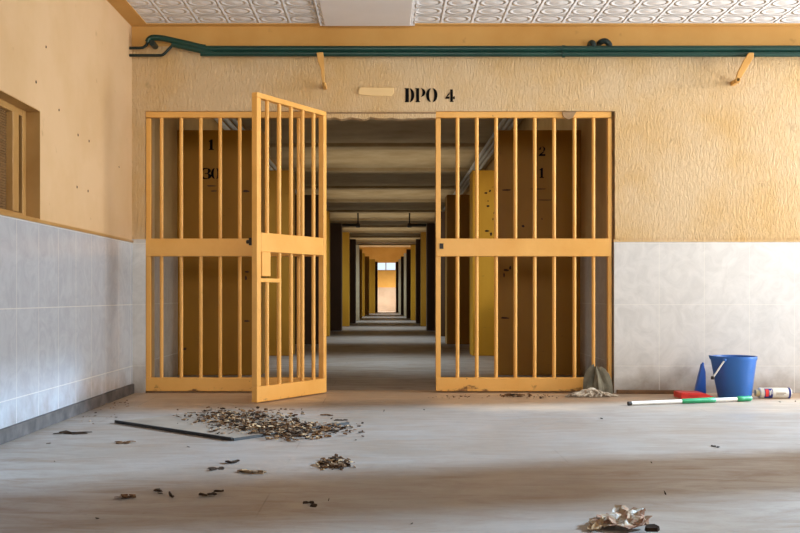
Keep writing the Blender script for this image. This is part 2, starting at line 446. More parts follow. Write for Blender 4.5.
# end wall with a high two-pane opening
ew0, ew1, ez0, ez1 = -0.44, 0.44, 1.90, 2.26
b = MB(); b.box(CL, ew0, YE, YE + 0.2, 1.11, CH); b.box(ew1, CR, YE, YE + 0.2, 1.11, CH); b.box(ew0, ew1, YE, YE + 0.2, 1.11, ez0); b.box(ew0, ew1, YE, YE + 0.2, ez1, CH)
struct('wall_end', b, M['end'])
b = MB(); b.box(CL, CR, YE - 0.02, YE + 0.2, 0, 1.11); struct('wall_end_lower', b, M['end_low'])
w2 = bpy.data.objects.new('window_2', None); C.objects.link(w2); w2.location = (0, YE, ez0); w2['kind'] = 'structure'
tag(w2, 'small bright two-pane window high in the far end wall of the corridor', 'window')
b = MB(); b.box(-0.03, 0.02, YE + .04, YE + .1, ez0, ez1); b.box(ew0, ew1, YE + .04, YE + .1, ez0, ez0 + 0.03); b.build('window_frame', M['white'], w2)

# frames of the side windows, and pale conduits running along the top of both side walls
k = 3
for side, x in ((-1, CL - 0.07), (1, CR + 0.07)):
    for (y0, y1, big) in bays_l[:6]:
        wd = bpy.data.objects.new('window_%d' % k, None); C.objects.link(wd); wd.location = (x, (y0+y1)/2, 0.75); wd['kind'] = 'structure'; k += 1
        b = MB(); ym = (y0+y1)/2
        b.box(x - .02, x + .02, ym - .025, ym + .025, 0.75, 2.24); b.box(x - .02, x + .02, y0, y1, 0.75, 0.79); b.box(x - .02, x + .02, y0, y1, 2.2, 2.24)
        b.build('window_frame', M['brown'], wd)
for sd, spots in (('left', (('lowest', CL + 0.028, 2.66), ('middle', CL + 0.028, 2.76), ('uppermost', CL + 0.028, 2.86))),
                  ('right', (('innermost', 1.47, 2.9015), ('middle', 1.54, 2.9015), ('outermost', 1.61, 2.9015)))):
    for wn, xq, zq in spots:
        b = MB(); b.tube([(xq, D + WT + .001, zq), (xq, YE - .001, zq)], 0.0276, 12)
        o = b.build('conduit', M['conduit'], smooth=True)
        tag(o, 'pale conduit high along the %s side of the corridor above the partitions, %s of three' % (sd, wn), 'conduit', 'pale conduits on the %s of the corridor' % sd)

# partitions: (inner edge from the photo), height 2.2
PH = 2.21
RE = [1.0, 1.03, 0.90, 0.885, 0.842, 0.82, 0.79, 0.728, 0.657, 0.63, 0.565, 0.51, 0.43]
LE = [-1.12, -1.12, -0.99, -1.01, -0.915, -0.863, -0.80, -0.785, -0.77, -0.75, -0.64, -0.447, -0.365]
RM = ['panel_d', 'panel', 'panel_d', 'panel_k', 'panel_k', 'panel_d', 'panel_k', 'panel', 'panel_k', 'cream', 'panel_k', 'cream', 'panel_k']
LM = ['panel_d', 'panel_d', 'panel_k', 'panel', 'panel_k', 'panel', 'panel_k', 'cream', 'panel', 'panel', 'panel', 'panel', 'panel_k']
PL = []; PR = []
for i in range(13):
    b = MB(); b.box(CL, LE[i], ZK[i], ZK[i] + TH, 0, PH)
    PL.append(struct('wall_partition_left', b, M[LM[i]], bevel=0.006))
    b = MB(); b.box(RE[i], CR, ZK[i], ZK[i] + (0.2 if i == 0 else TH), 0, PH)
    PR.append(struct('wall_partition_right', b, M[RM[i]], bevel=0.006))

# hanging corridor lamps: a rod from the ceiling and a thin arm to the side
def lamp(px, px2, y, ztop, pyb, label):
    x = wx(px, y); x2 = wx(px2, y); z = wz(pyb, y)
    t = thing('hanging_lamp', label, 'lamp', (x, y, z))
    b = MB(); b.tube([(x, y, z), (x, y, ztop)], 0.02, 8); b.build('rod', M['lampm'], t)
    b = MB(); b.box(min(x, x2), max(x, x2), y - 0.06, y + 0.06, z - 0.05, z + 0.02); b.build('batten', M['lampm'], t, bevel=0.01)
    b = MB(); b.lathe([(0.05, -0.08), (0.07, -0.05), (0.05, 0.03)], (x, y, z), 14); b.build('socket', M['lampm'], t)
YLMP = 27.0
lamp(358, 341, YLMP, CH, 224.5, 'dark hanging lamp batten on a rod at the left of the corridor')
lamp(409.5, 428, YLMP, CH, 224.5, 'dark hanging lamp batten on a rod at the right of the corridor')

# curl of paint peeling from the corridor ceiling
b = MB(); y = 8.6
b.tube([(wx(332, 9.6), 9.6, wz(128, 9.6) + 0.03), (wx(337, 9.6), 9.6, wz(131, 9.6)), (wx(342, 9.6), 9.62, wz(130, 9.6)), (wx(345, 9.6), 9.62, wz(126, 9.6)), (wx(345.5, 9.6), 9.62, CH - 0.12)], 0.008, 6)
#tag later
b.bm.free()

# ------------------------------------------------------------------ stencils
def crescent(cx, cz, rx, rz, t, side, n=10, a0=-80, a1=80):
    out = []; inn = []
    for i in range(n + 1):
        a = math.radians(a0 + (a1 - a0)*i/n)
        out.append((cx + side*rx*math.cos(a), cz + rz*math.sin(a)))
        inn.append((cx + side*(rx - t)*math.cos(a), cz + rz*0.93*math.sin(a)))
    return out + inn[::-1]
def glyph(ch):
    """stencil letter as polygons in a box about 1 tall"""
    if ch == 'D': return [[(0,0),(0,.06),(.04,.08),(.04,.92),(0,.94),(0,1),(.29,1),(.29,0)], crescent(.32, .5, .37, .5, .24, 1)]
    if ch == 'P': return [[(0,0),(0,.05),(.05,.07),(.05,.93),(0,.95),(0,1),(.27,1),(.27,.07),(.34,.05),(.34,0)], crescent(.36, .69, .36, .31, .22, 1)]
    if ch == 'O': return [crescent(.33, .5, .37, .5, .24, -1), crescent(.42, .5, .37, .5, .24, 1)]
    if ch == '0': return [crescent(.27, .5, .30, .5, .2, -1), crescent(.34, .5, .30, .5, .2, 1)]
    if ch == '4': return [[(.38,0),(.38,.07),(.42,.07),(.42,1),(.64,1),(.64,.07),(.70,.07),(.70,0)], [(0,.32),(.36,.78),(.36,.62),(.18,.42),(.36,.42),(.36,.25),(0,.25)], [(.66,.25),(.66,.42),(.8,.46),(.8,.21)]]
    if ch == '1': return [[(0,0),(0,.07),(.1,.1),(.1,.8),(0,.76),(0,.84),(.2,1),(.34,1),(.34,.1),(.44,.07),(.44,0)]]
    if ch == '2': return [crescent(.33, .72, .28, .28, .16, 1, 8, -60, 100), [(.02,.66),(.2,.66),(.2,.8),(.27,.96),(.1,.88)], [(.02,0),(.02,.12),(.4,.46),(.54,.44),(.3,.2),(.62,.2),(.62,0)]]
    if ch == '3': return [crescent(.26, .74, .32, .26, .22, 1, 8, -75, 95), crescent(.26, .26, .36, .27, .24, 1, 8, -95, 75), [(0,.78),(0,1),(.3,1),(.3,.91),(.1,.9),(.07,.78)], [(0,.22),(0,0),(.3,0),(.3,.09),(.1,.1),(.07,.22)], [(.14,.47),(.14,.54),(.32,.54),(.32,.47)]]
def stencil(parent, ch, x, y, z, h, wsc=1.0):
    b = MB()
    for poly in glyph(ch):
        b.prism([(x + u*h*wsc, y, z + v*h) for u, v in poly], (0, -0.0015, 0))
    return b.build('letter', M['black'], parent)
t = thing('stencil_sign', 'black stencilled lettering DPO 4 painted on the plaster above the gateway', 'sign', (wx(430, D), D - 0.001, wz(102, D)))
for ch, px, pyb, ph, ws in (('D', 404.8, 102.2, 14, 1.0), ('P', 415.4, 102.2, 14, 1.0), ('O', 426.5, 102.2, 14, 1.0), ('4', 445.2, 102, 12.6, 0.95)):
    stencil(t, ch, wx(px, D), D - 0.001, wz(pyb, D), ph*D/F, ws)
Y1 = ZK[0]
t = thing('stencil_number', 'black stencilled figure 1 above a 30 on the shaded partition behind the left gate panel', 'number', (wx(211, Y1), Y1 - 0.001, wz(150, Y1)))
stencil(t, '1', wx(208.8, Y1), Y1 - .001, wz(150, Y1), 10.5*Y1/F, 1.1)
t = thing('stencil_number', 'black stencilled number 30 on the shaded partition behind the left gate panel', 'number', (wx(211, Y1), Y1 - 0.001, wz(179, Y1)))
stencil(t, '3', wx(203, Y1), Y1 - .001, wz(179, Y1), 11*Y1/F, 1.25)
stencil(t, '0', wx(211.4, Y1), Y1 - .001, wz(179, Y1), 11*Y1/F, 1.25)
t = thing('stencil_number', 'black stencilled figure 2 on the shaded partition behind the right gate panel', 'number', (wx(542, Y1), Y1 - 0.001, wz(156, Y1)))
stencil(t, '2', wx(538.6, Y1), Y1 - .001, wz(156, Y1), 9.5*Y1/F, 1.15)
t = thing('stencil_number', 'black stencilled figure 1 below a 2 on the shaded partition behind the right gate panel', 'number', (wx(541.5, Y1), Y1 - 0.001, wz(178, Y1)))
stencil(t, '1', wx(539.5, Y1), Y1 - .001, wz(178, Y1), 10*Y1/F)
# scuffed dark marks on the partitions
def blot(parent, px, py, Y, wpx, hpx, m='chip_d'):
    pts = []
    for i in range(9):
        a = 2*PI*i/9; q = random.uniform(.6, 1)
        pts.append((wx(px + wpx*q*math.cos(a), Y), Y - 0.0006, wz(py + hpx*q*math.sin(a), Y)))
    b = MB(); b.prism(pts, (0, -0.0015, 0)); b.build('scuff_mark', M[m], parent)
Y2 = ZK[1]
for px, py, a, c in ((486, 193, 2.2, 1.2), (490, 191, 1.2, 1.5), (488, 201, 1, .7), (488, 206, 2, 1.5), (487, 231, 3, 1.2), (491, 234, 1.4, 2.2), (494, 213, .7, 1.2), (493, 219, .6, 1.5)):
    blot(PR[1], px, py, Y2, a, c)
for px, py, a, c in ((523, 226, 1.8, 1.6), (542, 219, 1, .8), (506, 190, 6, .8), (539, 189, 11, .7), (545, 200, 9, .5), (506, 270, 3.5, 1.5), (504, 275, 1.2, 3.5), (510, 268, 1.2, 2.5), (505, 318, 6, 1.2)):
    blot(PR[0], px, py, Y1, a, c)
for px, py, a, c in ((211, 186, 6, .8), (214, 191, 4, .8), (246, 191, 4, 1.5), (185, 349, 2.2, 1.6), (247, 272, 3, 1.2), (246, 278, 1.2, 3), (247, 321, 4, 1)):
    blot(PL[0], px, py, Y1, a, c, 'panel_k')

# ------------------------------------------------------------------ gates
GY0, GY1 = D + 0.012, D + 0.057
def grille(label, px_bars, px0, px1, stile_l, stile_r, midx1):
    x0, x1 = wx(px0, D), wx(px1, D)
    t = thing('barred_gate', label, 'gate', ((x0 + x1)/2, (GY0 + GY1)/2, 0.0))
    b = MB(); b.box(x0, x1, GY0, GY1, 2.028, 2.072); b.build('top_rail', M['gate'], t, bevel=0.003)
    b = MB(); b.box(x0, wx(midx1, D), GY0 - 0.012, GY1 + 0.004, 1.005, 1.136); b.build('middle_rail', M['gate'], t, bevel=0.004)
    b = MB(); b.box(x0, x1, GY0 - 0.004, GY1, 0.012, 0.112); b.build('bottom_rail', M['gate'], t, bevel=0.004)
    for s, hw in ((stile_l, 0.018), (stile_r, 0.014)):
        if s is None: continue
        xs = wx(s, D); b = MB(); b.box(xs - hw, xs + hw, GY0, GY1, 0.112, 2.022); b.build('stile', M['gate'], t, bevel=0.003)
    src = None
    for p in px_bars:
        xb = wx(p + 0.5, D + 0.03)
        if src is None:
            b = MB(); b.tube([(0, 0, 0.10), (0, 0, 2.035)], 0.0138, 12)
            src = b.build('bar', M['gate'], t, smooth=True, local=True); o = src
        else:
            o = src.copy(); C.objects.link(o); o.parent = t
        o.location = Vector((xb, (GY0 + GY1)/2, 0)) - Vector(t.location)
    return t
gl = grille('fixed ochre barred gate panel left of the open leaf, in front of the number 30', (161, 180.7, 200.2, 219.6, 239.2, 258.6, 278, 298), 145.5, 325, 148, 320.5, 325)
gr = grille('fixed ochre barred gate panel right of the doorway, next to the bucket', (457, 476.3, 495.6, 514.9, 534.2, 553.6, 574, 593), 436, 612, 438.3, 610.2, 611.5)
b = MB(); x = wx(441.5, D); b.box(x - 0.014, x + 0.014, GY0 - 0.017, GY0 - 0.011, 1.06, 1.10); b.build('latch_plate', M['metal'], gr)
# open leaf
LY = D - 0.022; LX = wx(325, D) - 0.005
W = 0.82
ang = math.atan2(-0.705, -0.418)
leaf = thing('barred_gate', 'open ochre barred gate leaf with a lock box, swung into the room', 'gate', (LX, LY, 0.0), ang)
ht = 0.0225
def lb(name, u0, u1, z0, z1, v0=-ht, v1=ht, m='gate', bevel=0.004):
    b = MB(); b.box(u0, u1, v0, v1, z0, z1); return b.build(name, M[m], leaf, bevel=bevel, local=True)
lb('stile', 0.0, 0.04, 0.112, 2.028); lb('stile', W - 0.045, W, 0.112, 2.028)
lb('top_rail', 0.0, W, 2.028, 2.062)
lb('bottom_rail', 0.0, W, 0.008, 0.112)
lb('middle_rail', 0.04, W - 0.045, 1.008, 1.136)
for i in range(1, 6):
    u = W*i/6
    b = MB()
    if i == 5:
        b.tube([(u, 0, 0.10), (u, 0, 0.81)], 0.0140, 12); b.tube([(u, 0, 1.12), (u, 0, 2.035)], 0.0140, 12)
    else: b.tube([(u, 0, 0.10), (u, 0, 2.035)], 0.0140, 12)
    b.build('bar', M['gate'], leaf, smooth=True, local=True)
lb('short_rail', W*4/6, W - 0.045, 0.805, 0.832, -0.018, 0.018)
lbx = lb('lock_box', W - 0.14, W - 0.045, 0.845, 1.008, -0.03, 0.03)
b = MB(); b.tube([(W - 0.02, -0.02, 1.075), (W - 0.02, -0.075, 1.075)], 0.014, 10); b.box(W - 0.035, W - 0.005, -0.05, -0.024, 1.05, 1.1); b.build('lock_bolt', M['metal'], leaf, local=True)
for z in (0.35, 1.7):
    b = MB(); b.tube([(0.002, -0.024, z), (0.002, -0.024, z + 0.1)], 0.014, 10); b.build('hinge', M['gate'], leaf, smooth=True, local=True)

# ragged wooden strip and plaster under the lintel
b = MB(); xa, xb2 = wx(326, D), wx(436, D)
n = 30; top = []; bot = []
for i in range(n + 1):
    x = xa + (xb2 - xa)*i/n
    bot.append((x, D + 0.004, 2.022 + 0.012*mnoise.noise(Vector((x*14, 3.1, 0))) + random.uniform(-.003, .003)))
b.prism([(xb2, D + 0.004, OT), (xa, D + 0.004, OT)] + bot, (0, 0.09, 0)); struct('trim_5', b, M['front'])
b = MB(); b.box(xa, xb2, D - 0.004, D + 0.006, 2.056, 2.062); struct('trim_6', b, M['wood'])
b = MB(); xc = wx(569, D)
b.prism([(xc - .05, D - 0.004, 2.065), (xc - .04, D - 0.004, 2.03), (xc - .005, D - 0.004, 2.012), (xc + .03, D - 0.004, 2.028), (xc + .055, D - 0.004, 2.07)], (0, 0.022, 0))
o = b.build('plaster_chunk', M['chip_b']); tag(o, 'broken chunk of pale plaster hanging under the lintel over the right gate panel', 'plaster')

# small blank plate left of the stencil
b = MB(); xa, xb2 = wx(358, D), wx(394, D); za, zb = wz(96.5, D), wz(87.5, D)
b.prism([(x, D + .004, z) for x, z in ((xa, za + .012), (xa + .01, zb), (xb2, zb), (xb2 - .004, za + .014), (xb2 - .03, za), (xa + .1, za + .004))], (0, -0.014, 0))
o = b.build('name_plate', M['plaque'], bevel=0.004); tag(o, 'blank painted-over plate on the plaster left of the stencilled lettering', 'plate')

# ------------------------------------------------------------------ green pipes
PY = D - 0.085
def zpx(py): return wz(py, PY)
def px_(px): return wx(px, PY)
def smooth_path(pts, n=5):
    pts = [Vector(p) for p in pts]; out = []
    for i in range(len(pts) - 1):
        p0 = pts[max(i-1, 0)]; p1 = pts[i]; p2 = pts[i+1]; p3 = pts[min(i+2, len(pts)-1)]
        for k in range(n):
            s = k/n
            out.append(0.5*((2*p1) + (-p0 + p2)*s + (2*p0 - 5*p1 + 4*p2 - p3)*s*s + (-p0 + 3*p1 - 3*p2 + p3)*s**3))
    out.append(pts[-1]); return out
r0 = 0.0205
t = thing('water_pipe', 'upper of the two dark green pipes running along the wall above the gateway', 'pipe', (0.9, PY, zpx(49)))
path = [(XR - .01, PY, zpx(48.2)), (px_(560), PY, zpx(48.8)), (px_(230), PY, zpx(48.8)), (px_(205), PY, zpx(47.6)), (px_(186), PY, zpx(43.4)), (px_(165), PY, zpx(38.8)), (px_(155), PY, zpx(37.6)), (px_(150), PY, zpx(38.8)), (px_(147.5), PY, zpx(42.5))]
b = MB(); b.tube(smooth_path(path), [r0*1.06]*1 + [r0*1.06]*(len(smooth_path(path)) - 1), 14); b.build('pipe', M['green'], t, smooth=True)
b = MB(); b.tube(smooth_path([(px_(147.5), PY, zpx(41)), (px_(146.5), PY, zpx(45)), (px_(142), PY, zpx(47.8)), (px_(134), PY, zpx(48)), (XL + 0.004, PY, zpx(48.1))]), 0.0105, 10); b.build('branch_pipe', M['greend'], t, smooth=True)
b = MB(); b.tube([(px_(153), PY - 0.03, zpx(44)), (px_(153), D - 0.016, zpx(44))], 0.023, 12); b.build('stub', M['greend'], t, smooth=True)
for px, py in ((592, 42), (604, 41)):
    path = [(px_(px), D - 0.016, zpx(py)), (px_(px), PY + 0.02, zpx(py)), (px_(px + 1), PY, zpx(py + 1.5)), (px_(px + 2), PY, zpx(47))]
    if px == 604: path = [(px_(px - 3), D - 0.016, zpx(py + .5)), (px_(px - 3), PY + 0.02, zpx(py + .5)), (px_(px + 1), PY, zpx(py)), (px_(px + 5), PY, zpx(py + 3)), (px_(px + 5.5), PY, zpx(47))]
    b = MB(); b.tube(smooth_path(path), 0.021, 12); b.build('elbow', M['greend'], t, smooth=True)
b = MB(); b.tube([(px_(562), PY, zpx(48.8)), (px_(565), PY, zpx(48.8))], r0*1.25, 14); b.build('coupling', M['green'], t, smooth=True)
t = thing('water_pipe', 'lower of the two dark green pipes running along the wall above the gateway', 'pipe', (0.9, PY, zpx(54)))
path = [(XR - .01, PY, zpx(54.2)), (px_(560), PY, zpx(54)), (px_(230), PY, zpx(53.6)), (px_(212), PY, zpx(52.8)), (px_(186), PY, zpx(47.4)), (px_(172), PY, zpx(44.2))]
b = MB(); b.tube(smooth_path(path), r0, 14); b.build('pipe', M['green'], t, smooth=True)
b = MB(); b.tube(smooth_path([(px_(173), PY, zpx(44.5)), (px_(168), PY, zpx(50)), (px_(163), PY, zpx(54.6)), (px_(158), PY, zpx(55.4)), (px_(140), PY, zpx(55.4)), (XL + .004, PY, zpx(55.4))]), 0.0105, 10); b.build('branch_pipe', M['greend'], t, smooth=True)
b = MB(); b.tube([(px_(562), PY, zpx(54)), (px_(565), PY, zpx(54))], r0*1.25, 14); b.build('coupling', M['green'], t, smooth=True)
# brackets
def bracket(pts, label):
    b = MB(); ys = PY - 0.045
    b.prism([(wx(px, ys), ys, wz(py, ys)) for px, py in pts], (0, 0.022, 0))
    o = b
    # arm that goes back into the wall
    cx = sum(p[0] for p in pts)/len(pts)
    lo = max(pts, key=lambda p: p[1])
    xl, zl = wx(lo[0], ys), wz(lo[1], ys)
    b.prism([(xl - .012, ys, zl), (xl - .014, ys, zl + .03), (xl - .014, D + 0.001, zl + .03), (xl - .012, D + 0.001, zl - .0)], (0.026, 0, 0))
    ob = b.build('pipe_bracket', M['bracket'], bevel=0.003); tag(ob, label, 'bracket')
bracket([(316.5, 52.5), (323, 52), (323.8, 58), (324.5, 76), (324, 86), (322.5, 86), (321, 70), (318, 62)], 'ochre pipe bracket above the open gate leaf, holding the green pipes')
bracket([(743.5, 61), (749, 52.5), (754, 52.5), (754, 57), (745, 72), (738.5, 82), (735.5, 81), (738, 72)], 'slanted ochre pipe bracket near the right edge, above the bucket')

# ------------------------------------------------------------------ cleaning things by the right wall
bx, by = 2.446, 6.95
t = thing('bucket', 'blue plastic bucket with a spout and white bail handle by the tiled wall', 'bucket', (bx, by, 0))
Hb = 0.292; rb, rt = 0.113, 0.152
b = MB(); seg = 56; prof = [(rb*0.96, 0.0), (rb, 0.008), (rt - .006, Hb - .03), (rt, Hb - .022), (rt, Hb), (rt - .008, Hb), (rt - .014, Hb - .03), (rb - .006, 0.012)]
rings = []
for r, h in prof:
    ring = []
    for k in range(seg):
        a = 2*PI*k/seg
        d = abs(((a - PI + PI) % (2*PI)) - PI)          # distance from the spout direction (-x)
        sp = math.exp(-(d/0.22)**2)*max(0, (h - 0.19)/(Hb - 0.19))
        ring.append(b.bm.verts.new((bx + (r + 0.03*sp)*math.cos(a), by + (r + 0.03*sp)*math.sin(a), h + 0.006*sp)))
    rings.append(ring)
for i in range(len(rings) - 1):
    for k in range(seg): b.bm.faces.new([rings[i][k], rings[i][(k+1)%seg], rings[i+1][(k+1)%seg], rings[i+1][k]])
b.bm.faces.new(rings[0][::-1]); b.bm.faces.new(rings[-1])
b.build('body', M['bucket'], t, smooth=True)
# bail folded down to the left: a bent bar from the near lug
p0 = (wx(725, by - .16), by - .155, wz(360, by - .16))
p1 = (wx(713, by - .14), by - .135, wz(378, by - .14))
b = MB(); b.obox([(p0[i] + p1[i])/2 for i in range(3)], [(p0[i] - p1[i])/2 for i in range(3)], (0, 0.006, 0), (0.0115, 0, 0.008)); b.build('bail', M['white'], t, bevel=0.003)
b = MB(); b.lathe([(0.012, -.01), (0.014, 0), (0.012, .012)], (0, 0, 0), 12)
bmesh.ops.translate(b.bm, verts=b.bm.verts, vec=Vector(p1)); b.build('bail_grip', M['metal'], t)
b = MB(); b.lathe([(0.010, -.008), (0.012, 0), (0.01, .008)], (0, 0, 0), 12); bmesh.ops.translate(b.bm, verts=b.bm.verts, vec=Vector(p0)); b.build('lug', M['bucket'], t)

# blue dustpan stood on end
dx, dy = wx(701, 7.15), 7.15
t = thing('dustpan', 'narrow deep blue dustpan stood on end left of the bucket', 'dustpan', (dx, dy, 0))
def dp(px, py, y): return (wx(px, y), y, wz(py, y))
b = MB()
n1 = [dp(694.6, 395.0, dy - .05), dp(706.5, 395.0, dy - .05), dp(705.8, 372, dy + .03), dp(704, 364, dy + .07), dp(702, 364, dy + .07), dp(698.4, 378, dy + .02)]
n1 = [(x, y, max(z, 0.001)) for x, y, z in n1]
b.prism(n1, (0, 0.035, 0)); b.build('pan', M['blue'], t, bevel=0.004)
b = MB(); b.tube([dp(702.5, 366, dy + .075), dp(703, 362.8, dy + .085)], [0.012, 0.008], 10); b.build('handle', M['blue'], t)

# red dustpan lying on the floor
ry = 6.90
def fp(px, y): return wx(px, y)
t = thing('dustpan', 'red plastic dustpan lying on the floor in front of the blue one', 'dustpan', (wx(695, ry), ry, 0))
b = MB()
x0, x1 = wx(679, ry), wx(712.5, ry)
b.prism([(x0, ry - .05, .002), (x0 + .003, ry - .05, .042), (x0 + .165, ry - .05, .040), (x1, ry - .05, .012), (x1, ry - .05, .002)], (0, 0.012, 0))
b.prism([(x0, ry + .12, .002), (x0 + .003, ry + .12, .042), (x0 + .165, ry + .12, .040), (x1, ry + .12, .012), (x1, ry + .12, .002)], (0, 0.012, 0))
b.box(x0, x1, ry - .04, ry + .12, .002, .008); b.box(x0, x0 + .012, ry - .04, ry + .12, .008, .042)
b.prism([(x0 + .012, ry - .038, .042), (x0 + .165, ry - .038, .040), (x0 + .165, ry + .12, .040), (x0 + .012, ry + .12, .042)], (0, 0, -0.004))
b.build('pan', M['red'], t, bevel=0.002)
b = MB(); b.obox((x0 + .08, ry - .053, .03), (.055, 0, -.002), (0, .004, 0), (0, 0, .004)); b.build('rib', M['red'], t)

# wooden batten along the foot of the tiles
b = MB(); b.obox(((wx(617, 7.22) + wx(682, 7.2))/2, 7.215, 0.014), ((wx(682, 7.2) - wx(617, 7.22))/2, -0.012, 0), (0.0006, 0.016, 0), (0, 0, 0.0135))
o = b.build('wooden_batten', M['wood'], bevel=0.003); tag(o, 'brown wooden batten lying along the foot of the tiles between rag and red dustpan', 'batten')

# white pole with green grips
a0 = Vector((wx(628, 6.44), 6.44, 0.0135)); a1 = Vector((wx(751, 6.70), 6.70, 0.02))
t = thing('long_pole', 'white pole with green grips lying on the floor in front of the bucket', 'mop handle', tuple((a0 + a1)/2 * Vector((1, 1, 0)).x if False else ((a0.x + a1.x)/2, (a0.y + a1.y)/2, 0)))
def seg_(s, e): return [a0.lerp(a1, s), a0.lerp(a1, e)]
b = MB(); b.tube(seg_(0.02, 0.98), 0.0125, 14); b.build('pole', M['white'], t, smooth=True)
b = MB(); b.tube(seg_(0.0, 0.025), 0.0132, 14); b.build('end_cap', M['metal'], t, smooth=True)
b = MB(); b.tube([a0.lerp(a1, s) for s in (0.425, 0.44, 0.56, 0.64, 0.69, 0.70)], [0.013, 0.017, 0.0172, 0.0185, 0.0185, 0.014], 14); b.build('grip', M['grn'], t, smooth=True)
b = MB(); b.tube([a0.lerp(a1, s) for s in (0.88, 0.89, 0.93, 0.95, 0.985, 1.0)], [0.013, 0.0185, 0.019, 0.016, 0.0195, 0.015], 14); b.build('socket', M['grn'], t, smooth=True)

# cylindrical carton lying on its side
cy = 6.9; ca = wx(759, cy); cb = wx(790, cy); cr = 0.037
t = thing('container', 'small white cylindrical container with red and blue print lying beside the bucket', 'container', ((ca + cb)/2, cy, 0))
b = MB(); b.lathe([(cr*.94, ca), (cr, ca + .006), (cr, cb - .004), (cr*.95, cb)], (0, cy, cr), 28, 'x'); b.build('body', M['white'], t, smooth=True)
b = MB(); b.lathe([(cr*.62, ca - .026), (cr*.66, ca - .02), (cr*.66, ca)], (0, cy, cr), 24, 'x'); b.build('cap', M['yellowish'], t, smooth=True)
def band(p0, p1, m, a0=0, a1=360, nm='print'):
    b = MB(); n = 16; R = cr + .0012; x0 = wx(p0, cy); x1 = wx(p1, cy)
    for i in range(n):
        q0 = math.radians(a0 + (a1 - a0)*i/n); q1 = math.radians(a0 + (a1 - a0)*(i+1)/n)
        v = [b.bm.verts.new((x, cy + R*math.cos(q), cr + R*math.sin(q))) for x, q in ((x0, q0), (x1, q0), (x1, q1), (x0, q1))]
        b.bm.faces.new(v)
    b.build(nm, M[m], t)
band(763, 771, 'navy', 120, 240); 
b_save = cr; cr += .0008
band(763.6, 766.8, 'red', 135, 215)
band(767.6, 768.6, 'white', 150, 200); band(769.4, 770.2, 'white', 140, 190)
cr = b_save
band(787, 789.2, 'navy', 0, 360)
band(774, 784, 'chip_b', 172, 180); band(774, 782, 'chip_b', 190, 196)

# grey rag gathered against the jamb
b = MB(); gx, gy = wx(599, 7.17), 7.16
seg = 60; rings = []
for j, (h, s) in enumerate(((0.0, 1.0), (0.04, 1.04), (0.08, .98), (0.115, .82), (0.145, .55), (0.16, .25))):
    ring = []
    for k in range(seg):
        a = 2*PI*k/seg
        fold = 1 + 0.2*math.sin(7*a + j*.25) + 0.11*math.sin(15*a + 1.3)
        rr = s*fold
        hz = h*(1 + (0.26*math.sin(4*a + 2) + .12*math.sin(9*a))*(j > 1))
        ring.append(b.bm.verts.new((gx + 0.085*rr*math.cos(a) - 0.22*h*0.3, gy + 0.05*rr*math.sin(a) + 0.25*h, hz + 0.001)))
    rings.append(ring)
for i in range(len(rings) - 1):
    for k in range(seg): b.bm.faces.new([rings[i][k], rings[i][(k+1)%seg], rings[i+1][(k+1)%seg], rings[i+1][k]])
b.bm.faces.new(rings[0][::-1]); b.bm.faces.new(rings[-1])
o = b.build('floor_rag', M['cloth'], smooth=True); tag(o, 'stiff grey rag heaped upright against the end of the right gate panel', 'rag')
# string mop head
t = thing('string_mop', 'pale tangled string mop head on the floor in front of the grey rag', 'mop head', (wx(590, 7.05), 7.02, 0))
b = MB(); cx0, cy0 = wx(592, 7.02), 7.0
for i in range(90):
    a = random.choice((random.uniform(PI*0.8, PI*1.35), random.uniform(PI*1.2, PI*2.05))); L = random.uniform(.07, .2)
    p = [Vector((cx0 + random.uniform(-.03, .03), cy0 + .02, random.uniform(.03, .05)))]
    for s in (0.35, 0.7, 1.0):
        p.append(Vector((cx0 + L*s*math.cos(a) + random.uniform(-.018, .018), cy0 + .35*L*s*math.sin(a) + random.uniform(-.01, .01), max(.006, .05*(1 - s) + random.uniform(-.006, .018)))))
    b.tube(smooth_path(p, 3), 0.0055, 6)
b.build('strings', M['string'], t, smooth=True)
b = MB(); b.lathe([(0.03, 0.012), (0.036, .03), (.028, .055), (.012, .062)], (cx0, cy0 + .03, 0), 16); b.build('cap', M['white'], t, smooth=True)

# ------------------------------------------------------------------ debris on the floor
A = Vector((-1.516, 5.56, 0)); Bp = Vector((-.753, 4.87, 0)); Cp = Vector((-.21, 5.5, 0)); Dp = Vector((-.973, 6.19, 0))
t = thing('fallen_board', 'thin dusty board lying flat on the floor under the rubble', 'board', tuple((A + Cp)/2))
b = MB(); b.prism([A + Vector((0,0,.004)), Bp + Vector((0,0,.006)), Cp + Vector((0,0,.003)), Dp + Vector((0,0,.002))], (0, 0, 0.006)); b.build('panel', M['board'], t)
e = (Bp - A).normalized(); nrm = Vector((-e.y, e.x, 0))
b = MB(); b.obox((A + Bp)/2 - nrm*0.004*(-1 if nrm.y > 0 else 1)*-1 + Vector((0, 0, .009)), (Bp - A)/2, nrm*.006, Vector((0, 0, .0075))); b.build('dark_edge', M['boarde'], t)
e2 = (Cp - Bp).normalized(); n2_ = Vector((e2.y, -e2.x, 0))
b = MB(); b.obox((Bp + Cp)/2 + n2_*.004 + Vector((0, 0, .0075)), (Cp - Bp)/2, n2_*.004, Vector((0, 0, .0062))); b.build('dark_edge', M['boarde'], t)  # dark strip painting in the shade along this edge
def fpt(px, py):
    y = F*CZ/(py - VY); return Vector((wx(px, y), y, 0))
